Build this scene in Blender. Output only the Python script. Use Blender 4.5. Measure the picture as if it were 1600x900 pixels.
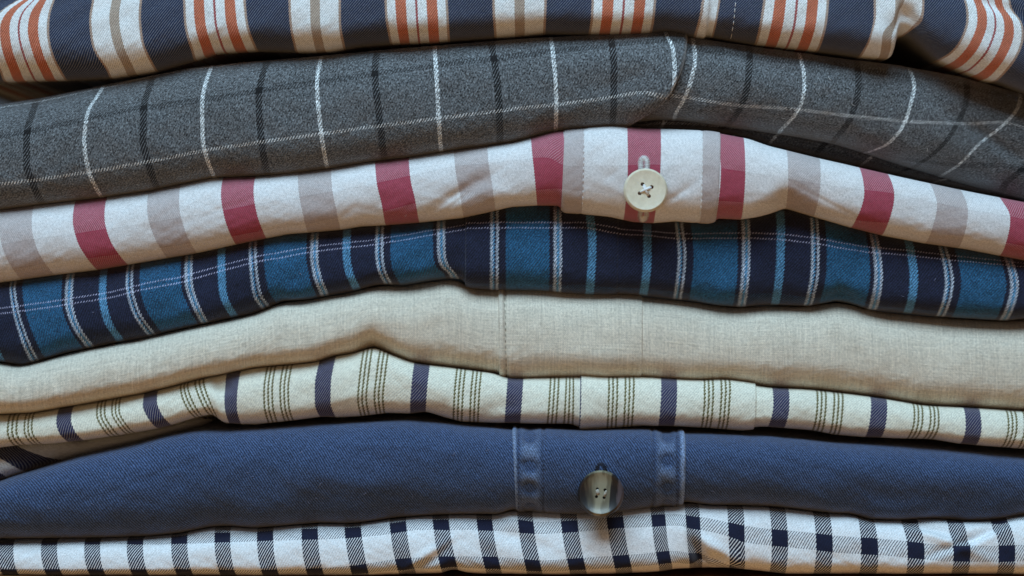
import bpy, bmesh, math, random
import numpy as np
from mathutils import Vector, Matrix

for o in list(bpy.data.objects):
    bpy.data.objects.remove(o, do_unlink=True)
SC = bpy.context.scene
COL = SC.collection
S = 0.00016          # metres per photograph pixel at the front of the stack
D = 0.9              # camera distance
ZC = (899 - 450) * S # camera height above the table
R = math.radians

# ------------------------------------------------------------ camera, light
cam_d = bpy.data.cameras.new("camera")
cam = bpy.data.objects.new("camera", cam_d)
COL.objects.link(cam)
cam.location = (0, -D, ZC)
cam.rotation_euler = (R(90), 0, 0)
cam_d.sensor_width = 36
cam_d.lens = 36 * D / (1600 * S)
cam_d.clip_start = 0.01
cam_d.clip_end = 50
cam_d.dof.use_dof = True
cam_d.dof.focus_distance = D + 0.001
cam_d.dof.aperture_fstop = 9
SC.camera = cam

world = bpy.data.worlds.new("World")
SC.world = world
world.use_nodes = True
bg = world.node_tree.nodes['Background']
bg.inputs[0].default_value = (0.60, 0.72, 0.85, 1)
bg.inputs[1].default_value = 0.06

def area(name, loc, target, sx, sy, power, color):
    l = bpy.data.lights.new(name, 'AREA')
    l.shape = 'RECTANGLE'; l.size = sx; l.size_y = sy
    l.energy = power; l.color = color
    o = bpy.data.objects.new(name, l); COL.objects.link(o)
    o.location = loc
    d = Vector(target) - Vector(loc)
    o.rotation_euler = d.to_track_quat('-Z', 'Y').to_euler()
    return o
area("window_light", (-0.10, -0.60, 1.0), (0, 0, 0.07), 0.9, 0.55, 16.5, (0.57, 0.81, 1.0))
area("warm_fill", (0.25, -1.5, 0.06), (0, 0, 0.06), 0.6, 0.3, 0.8, (1.0, 0.55, 0.30))  # added warm fill from low in front, strengthening the bounce off the table

SC.view_settings.view_transform = 'Standard'
SC.view_settings.look = 'None'
SC.view_settings.exposure = 0
SC.view_settings.gamma = 1

# ------------------------------------------------------------ helpers
def lin(c):
    """sRGB 0-255 -> linear rgba"""
    out = []
    for v in c:
        v /= 255.0
        out.append(v / 12.92 if v <= 0.04045 else ((v + 0.055) / 1.055) ** 2.4)
    return (*out, 1.0)

def pchip(xq, x, y):
    x = np.asarray(x, float); y = np.asarray(y, float)
    if len(x) == 1: return np.full_like(np.asarray(xq, float), y[0])
    h = np.diff(x); m = np.diff(y) / h
    d = np.zeros_like(y)
    if len(x) > 2:
        for i in range(1, len(x) - 1):
            if m[i-1] * m[i] > 0:
                w1 = 2*h[i] + h[i-1]; w2 = h[i] + 2*h[i-1]
                d[i] = (w1 + w2) / (w1/m[i-1] + w2/m[i])
    d[0] = m[0]; d[-1] = m[-1]
    xq = np.clip(np.asarray(xq, float), x[0], x[-1])
    k = np.clip(np.searchsorted(x, xq) - 1, 0, len(x) - 2)
    t = (xq - x[k]) / h[k]
    return ((2*t**3-3*t**2+1)*y[k] + (t**3-2*t**2+t)*h[k]*d[k]
            + (-2*t**3+3*t**2)*y[k+1] + (t**3-t**2)*h[k]*d[k+1])

GX = np.arange(-220, 1821, 1.0)
def curve(pts, sigma=5.0):
    p = np.array(pts, float)
    y = np.interp(GX, p[:, 0], p[:, 1]).astype(float)
    n = len(p)
    s0 = (p[1,1]-p[0,1])/(p[1,0]-p[0,0]) if n > 1 else 0
    s1 = (p[-1,1]-p[-2,1])/(p[-1,0]-p[-2,0]) if n > 1 else 0
    a = GX < p[0,0]; y[a] = p[0,1] + s0*0.6*(GX[a]-p[0,0])
    b = GX > p[-1,0]; y[b] = p[-1,1] + s1*0.6*(GX[b]-p[-1,0])
    r = int(sigma*3) + 1
    k = np.exp(-0.5*(np.arange(-r, r+1)/sigma)**2); k /= k.sum()
    yy = np.pad(y, r, mode='edge')
    y = np.convolve(yy, k, mode='valid')
    return lambda q, y=y: np.interp(q, GX, y)
def const(v): return lambda q: np.full_like(np.asarray(q, float), float(v))
def shift(f, dy): return lambda q: f(q) + dy

rng = np.random.RandomState(7)
def wavenoise(seed, lo, hi, n=14):
    r = np.random.RandomState(seed)
    fx = r.uniform(lo, hi, n); fz = r.uniform(lo*1.2, hi*1.6, n)
    ph = r.uniform(0, 6.28, n); sg = r.choice([-1, 1], n)
    def f(x, a):
        v = np.zeros_like(np.asarray(x, float))
        for i in range(n):
            v += np.sin(x*6.283/ (1/fx[i]) + sg[i]*a*6.283*fz[i] + ph[i])
        return v / math.sqrt(n)
    return f

# ------------------------------------------------------------ folded cloth
class Cloth:
    """A folded edge of cloth: top sheet, rounded nose, bottom sheet."""
    def __init__(self, T, B, depth, base, Mt=None, Mb=None, tm=0.56, bumps=(), noise=0.5,
                 seed=1, ulines=(), vlines=(), xa=-130, xb=1730, taper=60, back=0.15, p=0.88, q=0.85, conv=0.03):
        self.conv = conv
        self.T, self.B, self.depth, self.base = T, B, depth, base
        self.Mt = Mt or shift(T, -2); self.Mb = Mb or shift(B, 2)
        self.tm, self.bumps, self.noise = tm, bumps, noise
        self.n1 = wavenoise(seed, 0.002, 0.008); self.n2 = wavenoise(seed+50, 0.008, 0.022); self.n3 = wavenoise(seed+90, 0.02, 0.05)
        self.ulines, self.vlines = ulines, vlines
        self.xa, self.xb, self.taper, self.back, self.p, self.q = xa, xb, taper, back, p, q
    def end(self, px):
        e = np.minimum(px - self.xa, self.xb - px) / self.taper
        e = np.clip(e, 0.02, 1)
        return np.sqrt(1 - (1 - e)**2)
    def tfrac(self, th):
        s = np.sin(np.clip(th, -np.pi/2, np.pi/2))
        z = np.sign(s) * np.abs(s)**self.p
        return np.where(z > 0, self.tm*(1 - z), self.tm - (1-self.tm)*z)
    def pos(self, PX, TH, relief=1.0):
        T, B = self.T(PX), self.B(PX)
        e = self.end(PX)
        mid = (T + B)/2
        T = mid + (T-mid)*e; B = mid + (B-mid)*e
        t = self.tfrac(TH)
        py = T + (B-T)*t
        yb = self.base(PX) * 1e-3 + (1-e)*0.006
        dep = self.depth(PX) * 1e-3 * (0.3+0.7*e)
        c = np.cos(np.clip(TH, -np.pi/2, np.pi/2))
        y = yb - dep * np.abs(c)**self.q
        # sheets running back between the neighbours
        ov = np.maximum(np.abs(TH) - np.pi/2, 0)          # 0..1 -> back
        y = y + ov * self.back
        f = np.clip(ov * self.back / self.conv, 0, 1); f = f*f*(3-2*f)
        Mt = mid + (self.Mt(PX)-mid)*e; Mb = mid + (self.Mb(PX)-mid)*e
        tgt = np.where(TH > 0, Mt, Mb)
        py = np.where(ov > 0, py + (tgt-py)*f, py)
        k = (D + yb) / D
        X = (PX-800)*S*k
        Z = ZC + (450-py)*S*k
        P = np.stack([X, y, Z], -1)
        # relief along the outward direction of the nose
        a = t * (B - T)
        w = np.clip(c*1.6, 0, 1)
        dsp = self.noise * (0.55*self.n1(PX, a*0.8) + 0.22*self.n2(PX, a)) + 0.035*self.n3(PX, a)
        for (bx, bt, sx, st, amp, ang) in self.bumps:
            hh = np.maximum(B-T, 5)
            dx = PX-bx; dz = (t-bt)*hh
            ca, sa = math.cos(R(ang)), math.sin(R(ang))
            u = dx*ca + dz*sa; v = -dx*sa + dz*ca
            dsp = dsp + amp*np.exp(-0.5*((u/sx)**2 + (v/st)**2))
        dsp = dsp * w * e * 1e-3 * relief
        ny = -c; nz = np.sin(np.clip(TH, -np.pi/2, np.pi/2))*0.6
        P[..., 1] += dsp*ny; P[..., 2] += dsp*nz
        return P, t, T, B
    def uv(self, PX, TH, ulines=None):
        P, t, T, B = self.pos(PX, TH)
        ul = self.ulines if ulines is None else ulines
        # arc length down every column, in photograph pixels
        P0 = self.pos(PX, TH, 0.0)[0]
        dd = np.diff(P0[..., 1:], axis=1)
        al = np.concatenate([np.zeros(PX.shape[:1]+(1,)), np.cumsum(np.linalg.norm(dd, axis=-1), axis=1)], axis=1)/S
        U = np.array(PX, float)
        tt = t[0]
        if len(ul):
            TT = np.linspace(0, 1, 41)
            us = np.array([l[0] for l in ul], float)
            XK = []
            for l in ul:
                pts = np.array(l[1], float)
                tv = (pts[:,1]-self.T(pts[:,0])) / np.maximum(self.B(pts[:,0])-self.T(pts[:,0]), 4)
                tv = np.clip(tv, -0.05, 1.05)
                o = np.argsort(tv); tv = tv[o]; xv = pts[o,0]
                keep = np.concatenate([[True], np.diff(tv) > 0.015]); tv, xv = tv[keep], xv[keep]
                xx = pchip(TT, tv, xv)
                k = np.exp(-0.5*(np.arange(-3,4)/1.2)**2); k/=k.sum()
                xx = np.convolve(np.pad(xx, 3, mode='reflect', reflect_type='odd'), k, mode='valid')
                XK.append(xx)
            XK = np.array(XK)
            for j in range(PX.shape[1]):
                xs = np.array([np.interp(tt[j], TT, XK[k]) for k in range(len(us))])
                for k in range(1, len(xs)):
                    xs[k] = max(xs[k], xs[k-1] + 0.5)
                u = np.interp(PX[:, j], xs, us)
                lo = PX[:, j] < xs[0]; hi = PX[:, j] > xs[-1]
                u = np.where(lo, us[0] + (PX[:, j]-xs[0]), u)
                u = np.where(hi, us[-1] + (PX[:, j]-xs[-1]), u)
                U[:, j] = u
        V = np.array(al)
        if len(self.vlines):
            nc = PX.shape[0]
            xm = PX.mean(axis=1)
            Tm, Bm = self.T(xm), self.B(xm)
            vk = np.array([v[0] for v in self.vlines], float)
            YK = []
            for v in self.vlines:
                p = np.array(v[1], float)
                YK.append(curve(v[1], 8)(xm))
            YK = np.array(YK)
            for i in range(nc):
                tk = (YK[:, i]-Tm[i])/max(Bm[i]-Tm[i], 4)
                nose = np.abs(TH[i]) <= np.pi/2 + 1e-6
                if getattr(self, 'vclamp', False): tk = np.clip(tk, 0.0, 1.3)
                ak = np.interp(tk, tt[nose], al[i][nose])
                ak = np.where(tk < 0, ak + tk*(Bm[i]-Tm[i]), ak)
                ak = np.where(tk > 1, ak + (tk-1)*(Bm[i]-Tm[i]), ak)
                for k in range(1, len(ak)): ak[k] = max(ak[k], ak[k-1]+2)
                vv = np.interp(al[i], ak, vk)
                vv = np.where(al[i] < ak[0], vk[0] + (al[i]-ak[0]), vv)
                vv = np.where(al[i] > ak[-1], vk[-1] + (al[i]-ak[-1]), vv)
                V[i] = vv
        return P, U, V, t

def theta_rows(n, nb=7, full=True, ext=0.03):
    nose = np.linspace(np.pi/2, -np.pi/2, n)
    if full:
        b = np.pi/2 + np.array([1.0, 0.5, 0.2, 0.08, 0.05, 0.025, 0.01])
    else:
        b = np.pi/2 + np.array([ext, ext*0.4])
    return np.concatenate([b, nose, -b[::-1]])

def grid_mesh(name, P, U, V, mat, parent, close_back=False, caps=False, solid=None, col=None):
    nx, ns = P.shape[:2]
    verts = P.reshape(-1, 3)
    idx = np.arange(nx*ns).reshape(nx, ns)
    a = idx[:-1, :-1].ravel(); b = idx[1:, :-1].ravel(); c = idx[1:, 1:].ravel(); d = idx[:-1, 1:].ravel()
    faces = np.stack([a, d, c, b], -1)
    if close_back:   # join last row to the first
        a = idx[:-1, -1]; b = idx[1:, -1]; c = idx[1:, 0]; d = idx[:-1, 0]
        faces = np.concatenate([faces, np.stack([a, d, c, b], -1)])
    me = bpy.data.meshes.new(name)
    nf = len(faces)
    extra = []
    if caps:
        extra = [idx[0, :].tolist(), idx[-1, ::-1].tolist()]
    tot = nf*4 + sum(len(e) for e in extra)
    me.vertices.add(len(verts)); me.vertices.foreach_set('co', verts.ravel().astype(np.float32))
    loops = np.concatenate([faces.ravel()] + [np.array(e) for e in extra]).astype(np.int32)
    me.loops.add(tot); me.loops.foreach_set('vertex_index', loops)
    starts = list(range(0, nf*4, 4)); s = nf*4
    for e in extra: starts.append(s); s += len(e)
    me.polygons.add(nf + len(extra)); me.polygons.foreach_set('loop_start', np.array(starts, np.int32))
    me.update(calc_edges=True)
    uvl = me.uv_layers.new(name='cloth')
    uvs = np.stack([U.ravel(), V.ravel()], -1)[loops] / 100.0
    uvl.data.foreach_set('uv', uvs.ravel().astype(np.float32))
    if col is not None:
        at = me.attributes.new('wear', 'FLOAT', 'POINT')
        at.data.foreach_set('value', col.ravel().astype(np.float32))
    me.polygons.foreach_set('use_smooth', np.ones(len(me.polygons), bool))
    me.materials.append(mat)
    me.validate()
    o = bpy.data.objects.new(name, me); COL.objects.link(o)
    if parent:
        o.parent = parent
        o.matrix_parent_inverse = Matrix.Translation(-Vector(parent.location))
    return o

def body(name, cl, mat, parent, step=2.6, rows=64, ulines=None):
    xs = np.arange(cl.xa, cl.xb + step, step)
    th = theta_rows(rows)
    PX, TH = np.meshgrid(xs, th, indexing='ij')
    P, U, V, t = cl.uv(PX, TH, ulines)
    return grid_mesh(name, P, U, V, mat, parent, close_back=True, caps=True)

def panel(name, cl, mat, parent, x0, x1, h, step=1.6, rows=64, ulines=None, edge=3.0,
          el=True, er=True, hfun=None, ext=0.03, wear=None, full=False):
    """A second layer lying on the nose between the edges x0(t) and x1(t), h mm thick."""
    th = theta_rows(rows, full=full, ext=ext)
    tt = cl.tfrac(th)
    a = x0(tt); b = x1(tt)
    n = int((b-a).max()/step) + 2
    c = np.linspace(0, 1, n)
    PX = a[None, :] + (b-a)[None, :]*c[:, None]
    TH = np.repeat(th[None, :], n, 0)
    P, U, V, t = cl.uv(PX, TH, ulines)
    dx = np.gradient(P, axis=0); ds = np.gradient(P, axis=1)
    N = np.cross(ds, dx); N /= np.maximum(np.linalg.norm(N, axis=-1, keepdims=True), 1e-12)
    sgn = np.sign((-N[..., 1]*np.cos(np.clip(TH, -1.57, 1.57))).sum()); N *= sgn
    dl = PX - a[None, :]; dr = b[None, :] - PX
    def rise(d):
        q = np.clip(d/edge, 0, 1); return np.sqrt(np.clip(1-(1-q)**2, 0, 1))
    f = np.ones_like(PX)
    if el: f *= rise(dl)
    if er: f *= rise(dr)
    H = np.full_like(PX, h) if hfun is None else hfun(PX, t, dl, dr)
    off = (-0.15 + (H+0.15)*f) * 1e-3
    P2 = P + N*off[..., None]
    w = None if wear is None else wear(PX, t, dl, dr)
    o = grid_mesh(name, P2, U, V, mat, parent, col=w)
    return o

def surf_point(cl, px, py, h=0.0):
    """point and outward normal of the nose at photograph height py"""
    th = np.linspace(np.pi/2, -np.pi/2, 400)
    PX = np.array([[px-1.0]*400, [px]*400, [px+1.0]*400]); TH = np.repeat(th[None], 3, 0)
    P, t, T, B = cl.pos(PX, TH)
    yy = T[1] + (B[1]-T[1])*t[1]
    j = int(np.clip(np.argmin(np.abs(yy-py)), 1, 398))
    ds = P[1, j+1]-P[1, j-1]; dx = P[2, j]-P[0, j]
    n = np.cross(ds, dx); n /= np.linalg.norm(n)
    if n[1] > 0 and abs(n[1]) > 0.05: n = -n
    return Vector(P[1, j] + n*h*1e-3), Vector(n), Vector(ds).normalized(), Vector(dx).normalized()

def tube(bm, pts, r, sides=6):
    pts = [Vector(p) for p in pts]
    rings = []
    for i, p in enumerate(pts):
        d = (pts[min(i+1, len(pts)-1)] - pts[max(i-1, 0)]).normalized()
        a = d.orthogonal().normalized()
        if rings:
            pa = rings[-1][1]; a = (pa - d*pa.dot(d)).normalized()
        b = d.cross(a)
        rr = r * (0.55 if i in (0, len(pts)-1) else 1.0)
        rings.append(([bm.verts.new(p + (a*math.cos(k*6.2832/sides) + b*math.sin(k*6.2832/sides))*rr) for k in range(sides)], a))
    for i in range(len(rings)-1):
        A, B_ = rings[i][0], rings[i+1][0]
        for k in range(sides):
            f = bm.faces.new((A[k], A[(k+1) % sides], B_[(k+1) % sides], B_[k])); f.smooth = True
    bm.faces.new(rings[0][0][::-1]); bm.faces.new(rings[-1][0])

def link_bm(name, bm, mat, parent, kind=None):
    bmesh.ops.recalc_face_normals(bm, faces=bm.faces[:])
    me = bpy.data.meshes.new(name); bm.to_mesh(me); bm.free(); me.materials.append(mat)
    o = bpy.data.objects.new(name, me); COL.objects.link(o)
    if parent:
        o.parent = parent
        o.matrix_parent_inverse = parent.matrix_world.inverted() if False else Matrix.Translation(-WL(parent))
    if kind: o['kind'] = kind
    return o
def WL(o):
    v = Vector(o.location)
    return v
def stitches(name, cl, parent, mat, line, h, length=5.0, gap=3.2, r=0.00011, t0=0.04, t1=0.97, jit=0.25):
    bm = bmesh.new(); rr = random.Random(3)
    T, B = float(cl.T(line(0.5))), float(cl.B(line(0.5)))
    y = T + (B-T)*t0
    while y < T + (B-T)*t1:
        pts = []
        for k, dh in ((0, -0.05), (0.2, 0.10), (0.5, 0.14), (0.8, 0.10), (1, -0.05)):
            yy = y + length*k; t = (yy-T)/(B-T); x = line(t) + rr.uniform(-jit, jit)
            p, n, _, _ = surf_point(cl, x, float(cl.T(x)) + (float(cl.B(x))-float(cl.T(x)))*t, h)
            pts.append(p + n*dh*1e-3)
        tube(bm, pts, r); y += length + gap
    return link_bm(name, bm, mat, parent, 'stuff')

def shirt(label, y):
    o = bpy.data.objects.new('folded_shirt', None); COL.objects.link(o)
    o.location = (0, 0.01, ZC + (450-y)*S)
    o.empty_display_size = 0.02
    o['label'] = label; o['category'] = 'shirt'; o['group'] = 'folded shirts piled in one stack'
    return o

# ------------------------------------------------------------ cloth materials
class NT:
    def __init__(self, mat):
        self.nt = mat.node_tree; self.nt.nodes.clear()
    def n(self, typ, **kw):
        nd = self.nt.nodes.new(typ)
        for k, v in kw.items(): setattr(nd, k, v)
        return nd
    def l(self, a, b): self.nt.links.new(a, b)
    def math(self, op, a, b=None, c=None, clamp=False):
        nd = self.n('ShaderNodeMath', operation=op); nd.use_clamp = clamp
        for i, v in enumerate((a, b, c)):
            if v is None: continue
            if isinstance(v, (int, float)): nd.inputs[i].default_value = v
            else: self.l(v, nd.inputs[i])
        return nd.outputs[0]
    def mix(self, f, a, b, blend='MIX'):
        nd = self.n('ShaderNodeMix', data_type='RGBA', blend_type=blend)
        nd.clamp_result = False
        for sock, v in ((nd.inputs['Factor'], f), (nd.inputs[6], a), (nd.inputs[7], b)):
            if isinstance(v, (int, float)): sock.default_value = v
            elif isinstance(v, tuple): sock.default_value = v
            else: self.l(v, sock)
        return nd.outputs[2]
    def ramp(self, fac, stops, interp='CONSTANT'):
        nd = self.n('ShaderNodeValToRGB'); cr = nd.color_ramp; cr.interpolation = interp
        while len(cr.elements) > 1: cr.elements.remove(cr.elements[-1])
        cr.elements[0].position = stops[0][0]; cr.elements[0].color = stops[0][1]
        for p, c in stops[1:]:
            e = cr.elements.new(min(p, 1.0)); e.color = c
        self.l(fac, nd.inputs[0]); return nd.outputs[0]
    def noise(self, vec, scale, detail=2, rough=0.5):
        nd = self.n('ShaderNodeTexNoise'); nd.inputs['Scale'].default_value = scale
        nd.inputs['Detail'].default_value = detail; nd.inputs['Roughness'].default_value = rough
        self.l(vec, nd.inputs['Vector']); return nd.outputs['Fac']
    def scaled(self, u, v, su, sv, w=0.0):
        c = self.n('ShaderNodeCombineXYZ')
        self.l(self.math('MULTIPLY', u, su), c.inputs[0]); self.l(self.math('MULTIPLY', v, sv), c.inputs[1])
        c.inputs[2].default_value = w
        return c.outputs[0]

def stripes(P, base, items):
    """items: (start, end, colour) within one repeat of P px"""
    items = sorted(items)
    st = []; x = 0
    for a, b, c in items:
        if a > x: st.append((x/P, base))
        st.append((a/P, c)); x = b
    if x < P: st.append((x/P, base))
    if st[0][0] > 0: st.insert(0, (0, base))
    return st

def fabric(name, warp, P, weft, Q, pu=3.7, pv=5.2, lo=0.0, hi=1.0, thr=0.0, soft=0.5, shade=0.22, grain=0.35,
           grain2=None, jitter=0.7, rough=0.85, sheen=0.25, bump=0.35, bdist=0.00012, mott=0.12, mscale=1.0,
           streak=0.0, plain=False, fleck=None, wearcol=None, tw_jit=0.10, serr=0.5):
    m = bpy.data.materials.new(name); m.use_nodes = True
    t = NT(m)
    uv = t.n('ShaderNodeUVMap'); uv.uv_map = 'cloth'
    sp = t.n('ShaderNodeSeparateXYZ'); t.l(uv.outputs[0], sp.inputs[0])
    U = t.math('MULTIPLY', sp.outputs[0], 100.0); V = t.math('MULTIPLY', sp.outputs[1], 100.0)
    vecA = t.scaled(U, V, 1.0, 1.0)
    slow = t.noise(t.scaled(U, V, 0.012, 0.012, 3.1), 1.0, 2)
    jn = t.math('SUBTRACT', t.noise(t.scaled(U, V, 0.3, 0.3), 1.0, 2), 0.5)
    Uj = t.math('MULTIPLY_ADD', jn, jitter*2, U)
    Vj = t.math('MULTIPLY_ADD', jn, jitter*2, V)
    # weave
    if plain:
        a = t.math('SINE', t.math('MULTIPLY', U, 6.2832/pu)); b = t.math('SINE', t.math('MULTIPLY', V, 6.2832/pv))
        s = t.math('MULTIPLY', a, b)
    else:
        wob = t.math('MULTIPLY', t.math('SUBTRACT', t.noise(t.scaled(U, V, 0.10, 0.10, 7.7), 1.0, 2), 0.5), tw_jit*14)
        ph = t.math('ADD', t.math('MULTIPLY', U, 6.2832/pu), t.math('MULTIPLY', V, 6.2832/pv))
        s = t.math('SINE', t.math('ADD', ph, wob))
    Uj = t.math('MULTIPLY_ADD', s, serr, Uj); Vj = t.math('MULTIPLY_ADD', s, serr, Vj)
    def band(coord, per, st):
        if per is None: return st
        fr = t.math('FRACT', t.math('DIVIDE', coord, float(per)))
        return t.ramp(fr, st)
    cw = band(Uj, P, warp); cf = band(Vj, Q, weft)
    fine = t.noise(t.scaled(U, V, 0.42, 0.30, 1.0), 1.0, 3, 0.7)     # yarn-size irregularity
    fz = t.math('SUBTRACT', fine, 0.5)
    sn = t.math('MULTIPLY_ADD', fz, 1.6, s)
    mr = t.n('ShaderNodeMapRange'); mr.clamp = True
    t.l(sn, mr.inputs['Value'])
    mr.inputs['From Min'].default_value = thr - soft; mr.inputs['From Max'].default_value = thr + soft
    mr.inputs['To Min'].default_value = lo; mr.inputs['To Max'].default_value = hi
    col = t.mix(mr.outputs[0], cw, cf)
    if fleck:
        f1 = t.noise(t.scaled(U, V, fleck[1], fleck[2], 9.0), 1.0, 2, 0.6)
        r = t.ramp(f1, [(0.0, (0, 0, 0, 1)), (0.47, (0, 0, 0, 1)), (0.66, (1, 1, 1, 1))], 'LINEAR')
        bw = t.n('ShaderNodeRGBToBW'); t.l(col, bw.inputs[0])
        sh = t.math('MULTIPLY', t.math('MULTIPLY', r, fleck[3]), t.math('MULTIPLY', bw.outputs[0], fleck[4] if len(fleck) > 4 else 25.0, clamp=True))
        col = t.mix(sh, col, fleck[0])
    if wearcol:
        at = t.n('ShaderNodeAttribute'); at.attribute_name = 'wear'
        wn = t.math('MULTIPLY', at.outputs['Fac'], t.math('MULTIPLY_ADD', fine, 1.2, 0.4), clamp=True)
        col = t.mix(wn, col, wearcol)
    # brightness modulation: weave, grain, mottling
    wn_ = t.n('ShaderNodeTexWhiteNoise', noise_dimensions='2D')
    sc_ = t.n('ShaderNodeVectorMath', operation='FLOOR'); t.l(t.scaled(U, V, 1/1.9, 1/1.9), sc_.inputs[0]); t.l(sc_.outputs[0], wn_.inputs['Vector'])
    g1 = t.math('MULTIPLY_ADD', t.math('SUBTRACT', wn_.outputs['Value'], 0.5), 0.38, t.noise(t.scaled(U, V, 0.40, 0.40, 2.0), 1.0, 2, 0.6))
    val = t.math('MULTIPLY_ADD', t.math('SUBTRACT', g1, 0.5), grain*3.0, 1.0)
    val = t.math('MULTIPLY_ADD', s, shade*0.5, val)
    val = t.math('MULTIPLY_ADD', t.math('SUBTRACT', slow, 0.5), mott*2, val)
    if streak:
        su = t.noise(t.scaled(U, V, 0.36, 0.014, 4.0), 1.0, 2, 0.6)
        sv = t.noise(t.scaled(U, V, 0.014, 0.34, 5.0), 1.0, 2, 0.6)
        val = t.math('MULTIPLY_ADD', t.math('SUBTRACT', su, 0.5), streak*2.2, val)
        val = t.math('MULTIPLY_ADD', t.math('SUBTRACT', sv, 0.5), streak*1.8, val)
    val = t.math('MAXIMUM', val, 0.05)
    cc = t.n('ShaderNodeCombineColor')
    for i in range(3): t.l(val, cc.inputs[i])
    col = t.mix(1.0, col, cc.outputs[0], 'MULTIPLY')
    bs = t.n('ShaderNodeBsdfPrincipled'); out = t.n('ShaderNodeOutputMaterial')
    t.l(col, bs.inputs['Base Color'])
    bs.inputs['Roughness'].default_value = rough
    bs.inputs['Specular IOR Level'].default_value = 0.18
    bs.inputs['Sheen Weight'].default_value = sheen
    bs.inputs['Sheen Roughness'].default_value = 0.5
    hgt = t.math('MULTIPLY_ADD', s, 0.5, t.math('MULTIPLY', fz, 2.2))
    if streak:
        hgt = t.math('ADD', hgt, t.math('MULTIPLY', t.math('ADD', su, sv), 2.0))
    bp = t.n('ShaderNodeBump'); bp.inputs['Strength'].default_value = bump; bp.inputs['Distance'].default_value = bdist
    t.l(hgt, bp.inputs['Height']); t.l(bp.outputs[0], bs.inputs['Normal'])
    t.l(bs.outputs[0], out.inputs[0])
    return m

W = lin((228, 230, 230)); 
# 1 navy / white / orange
nv1 = lin((29, 43, 73)); tan1 = lin((166, 140, 124)); org = lin((188, 98, 64)); red1 = lin((160, 72, 72)); bge = lin((168, 150, 134))
P1 = 312.0
st1 = stripes(P1, nv1, [
    (0, 2.2, red1), (2.2, 17, W), (17, 33, org), (33, 46.5, W), (46.5, 50, tan1),
    (114, 117.5, tan1), (117.5, 148, W), (148, 164, bge), (164, 194.5, W), (194.5, 198, tan1),
    (262, 265.5, tan1), (265.5, 279, W), (279, 295, org), (295, 309.8, W), (309.8, 312, red1)])
m_top = fabric('striped_twill_navy_orange', st1, P1, lin((222, 220, 216)), None, pu=3.9, pv=4.8, lo=0.0, hi=0.20, thr=0.6, soft=0.5,
               shade=0.36, grain=0.24, jitter=0.5)
# 2 grey check
g2 = lin((85, 87, 90)); wh2 = lin((214, 220, 222)); bk2 = lin((8, 9, 13))
st2a = stripes(180.0, g2, [(0, 3.4, wh2), (85, 95, bk2), (176.6, 180, wh2)])
st2b = stripes(140.0, g2, [(0, 2.5, lin((200, 202, 202))), (66, 74, bk2), (137.5, 140, lin((200, 202, 202)))])
m_grey = fabric('grey_check_flannel', st2a, 180.0, st2b, 140.0, pu=4.6, pv=6.0, lo=0.0, hi=0.85, thr=0.40, soft=0.4,
                shade=0.30, grain=0.95, jitter=0.4, serr=0.5, sheen=0.45, bump=0.5, mott=0.14,
                fleck=(lin((150, 158, 162)), 0.34, 0.26, 0.34, 10.0), tw_jit=0.18)
# 3 pink / white plaid
mg = lin((158, 46, 74)); gb = lin((182, 170, 168)); w3 = lin((222, 220, 220))
st3a = stripes(236.0, w3, [(0, 25, mg), (92.5, 143.5, gb), (211, 236, mg)])
st3b = stripes(150.0, w3, [(0, 1.6, lin((120, 106, 100))), (1.6, 46, lin((160, 138, 130))), (46, 47.5, lin((110, 96, 90)))])
m_pink = fabric('white_magenta_plaid', st3a, 236.0, st3b, 150.0, pu=3.3, pv=4.4, lo=0.04, hi=0.32, thr=0.45, soft=0.55,
                shade=0.12, grain=0.20, jitter=0.4, mott=0.05, bump=0.25)
# 4 blue plaid
nv4 = lin((24, 28, 50)); bl4 = lin((34, 98, 138)); lw4 = lin((190, 200, 214)); lb4 = lin((92, 154, 196)); nd4 = lin((20, 22, 40))
st4a = stripes(206.0, nv4, [(0, 2.2, nv4), (2.2, 6.2, lw4), (6.2, 17, nd4), (17, 84, bl4), (84, 90.5, nd4), (90.5, 95, lw4), (95, 99, lb4), (99, 103.5, lw4),
                            (145.5, 148, lb4), (148, 156, lb4), (156, 158.5, lb4), (199.5, 203.5, lw4), (203.5, 206, lb4)])
st4b = stripes(210.0, lin((29, 33, 58)), [(0, 2.2, lin((170, 168, 196))), (9, 11.2, lin((170, 168, 196))), (100, 150, lin((30, 66, 104)))])
m_blue = fabric('blue_plaid_twill', st4a, 206.0, st4b, 210.0, pu=4.5, pv=6.0, lo=0.0, hi=0.80, thr=0.25, soft=0.5,
                shade=0.5, grain=0.60, jitter=1.2, serr=1.2, mott=0.28, bump=0.5, fleck=(lin((120, 165, 200)), 0.5, 0.3, 0.07), tw_jit=0.22)
# 5 linen
m_lin = fabric('beige_linen', lin((208, 199, 182)), None, lin((218, 209, 192)), None, pu=2.9, pv=2.9, plain=True, lo=0, hi=1, soft=0.8,
               shade=0.22, grain=0.22, streak=0.28, mott=0.05, bump=0.45, sheen=0.3)
# 6 cream stripes
cr = lin((224, 222, 206)); nv6 = lin((30, 32, 78)); ol = lin((96, 90, 48))
it6 = [(0, 12.5, nv6), (135.5, 148, nv6)]
for o_ in (-19, -12.6, -6.2, 6.2, 12.6, 19): it6.append((74+o_-1.45, 74+o_+1.45, ol))
m_crm = fabric('cream_striped_cotton', stripes(148.0, cr, it6), 148.0, lin((226, 220, 200)), None, pu=4.2, pv=6.0, lo=0.0, hi=0.26, thr=0.45, soft=0.5, serr=0.7,
               shade=0.18, grain=0.22, jitter=0.35, mott=0.05, bump=0.3)
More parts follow.
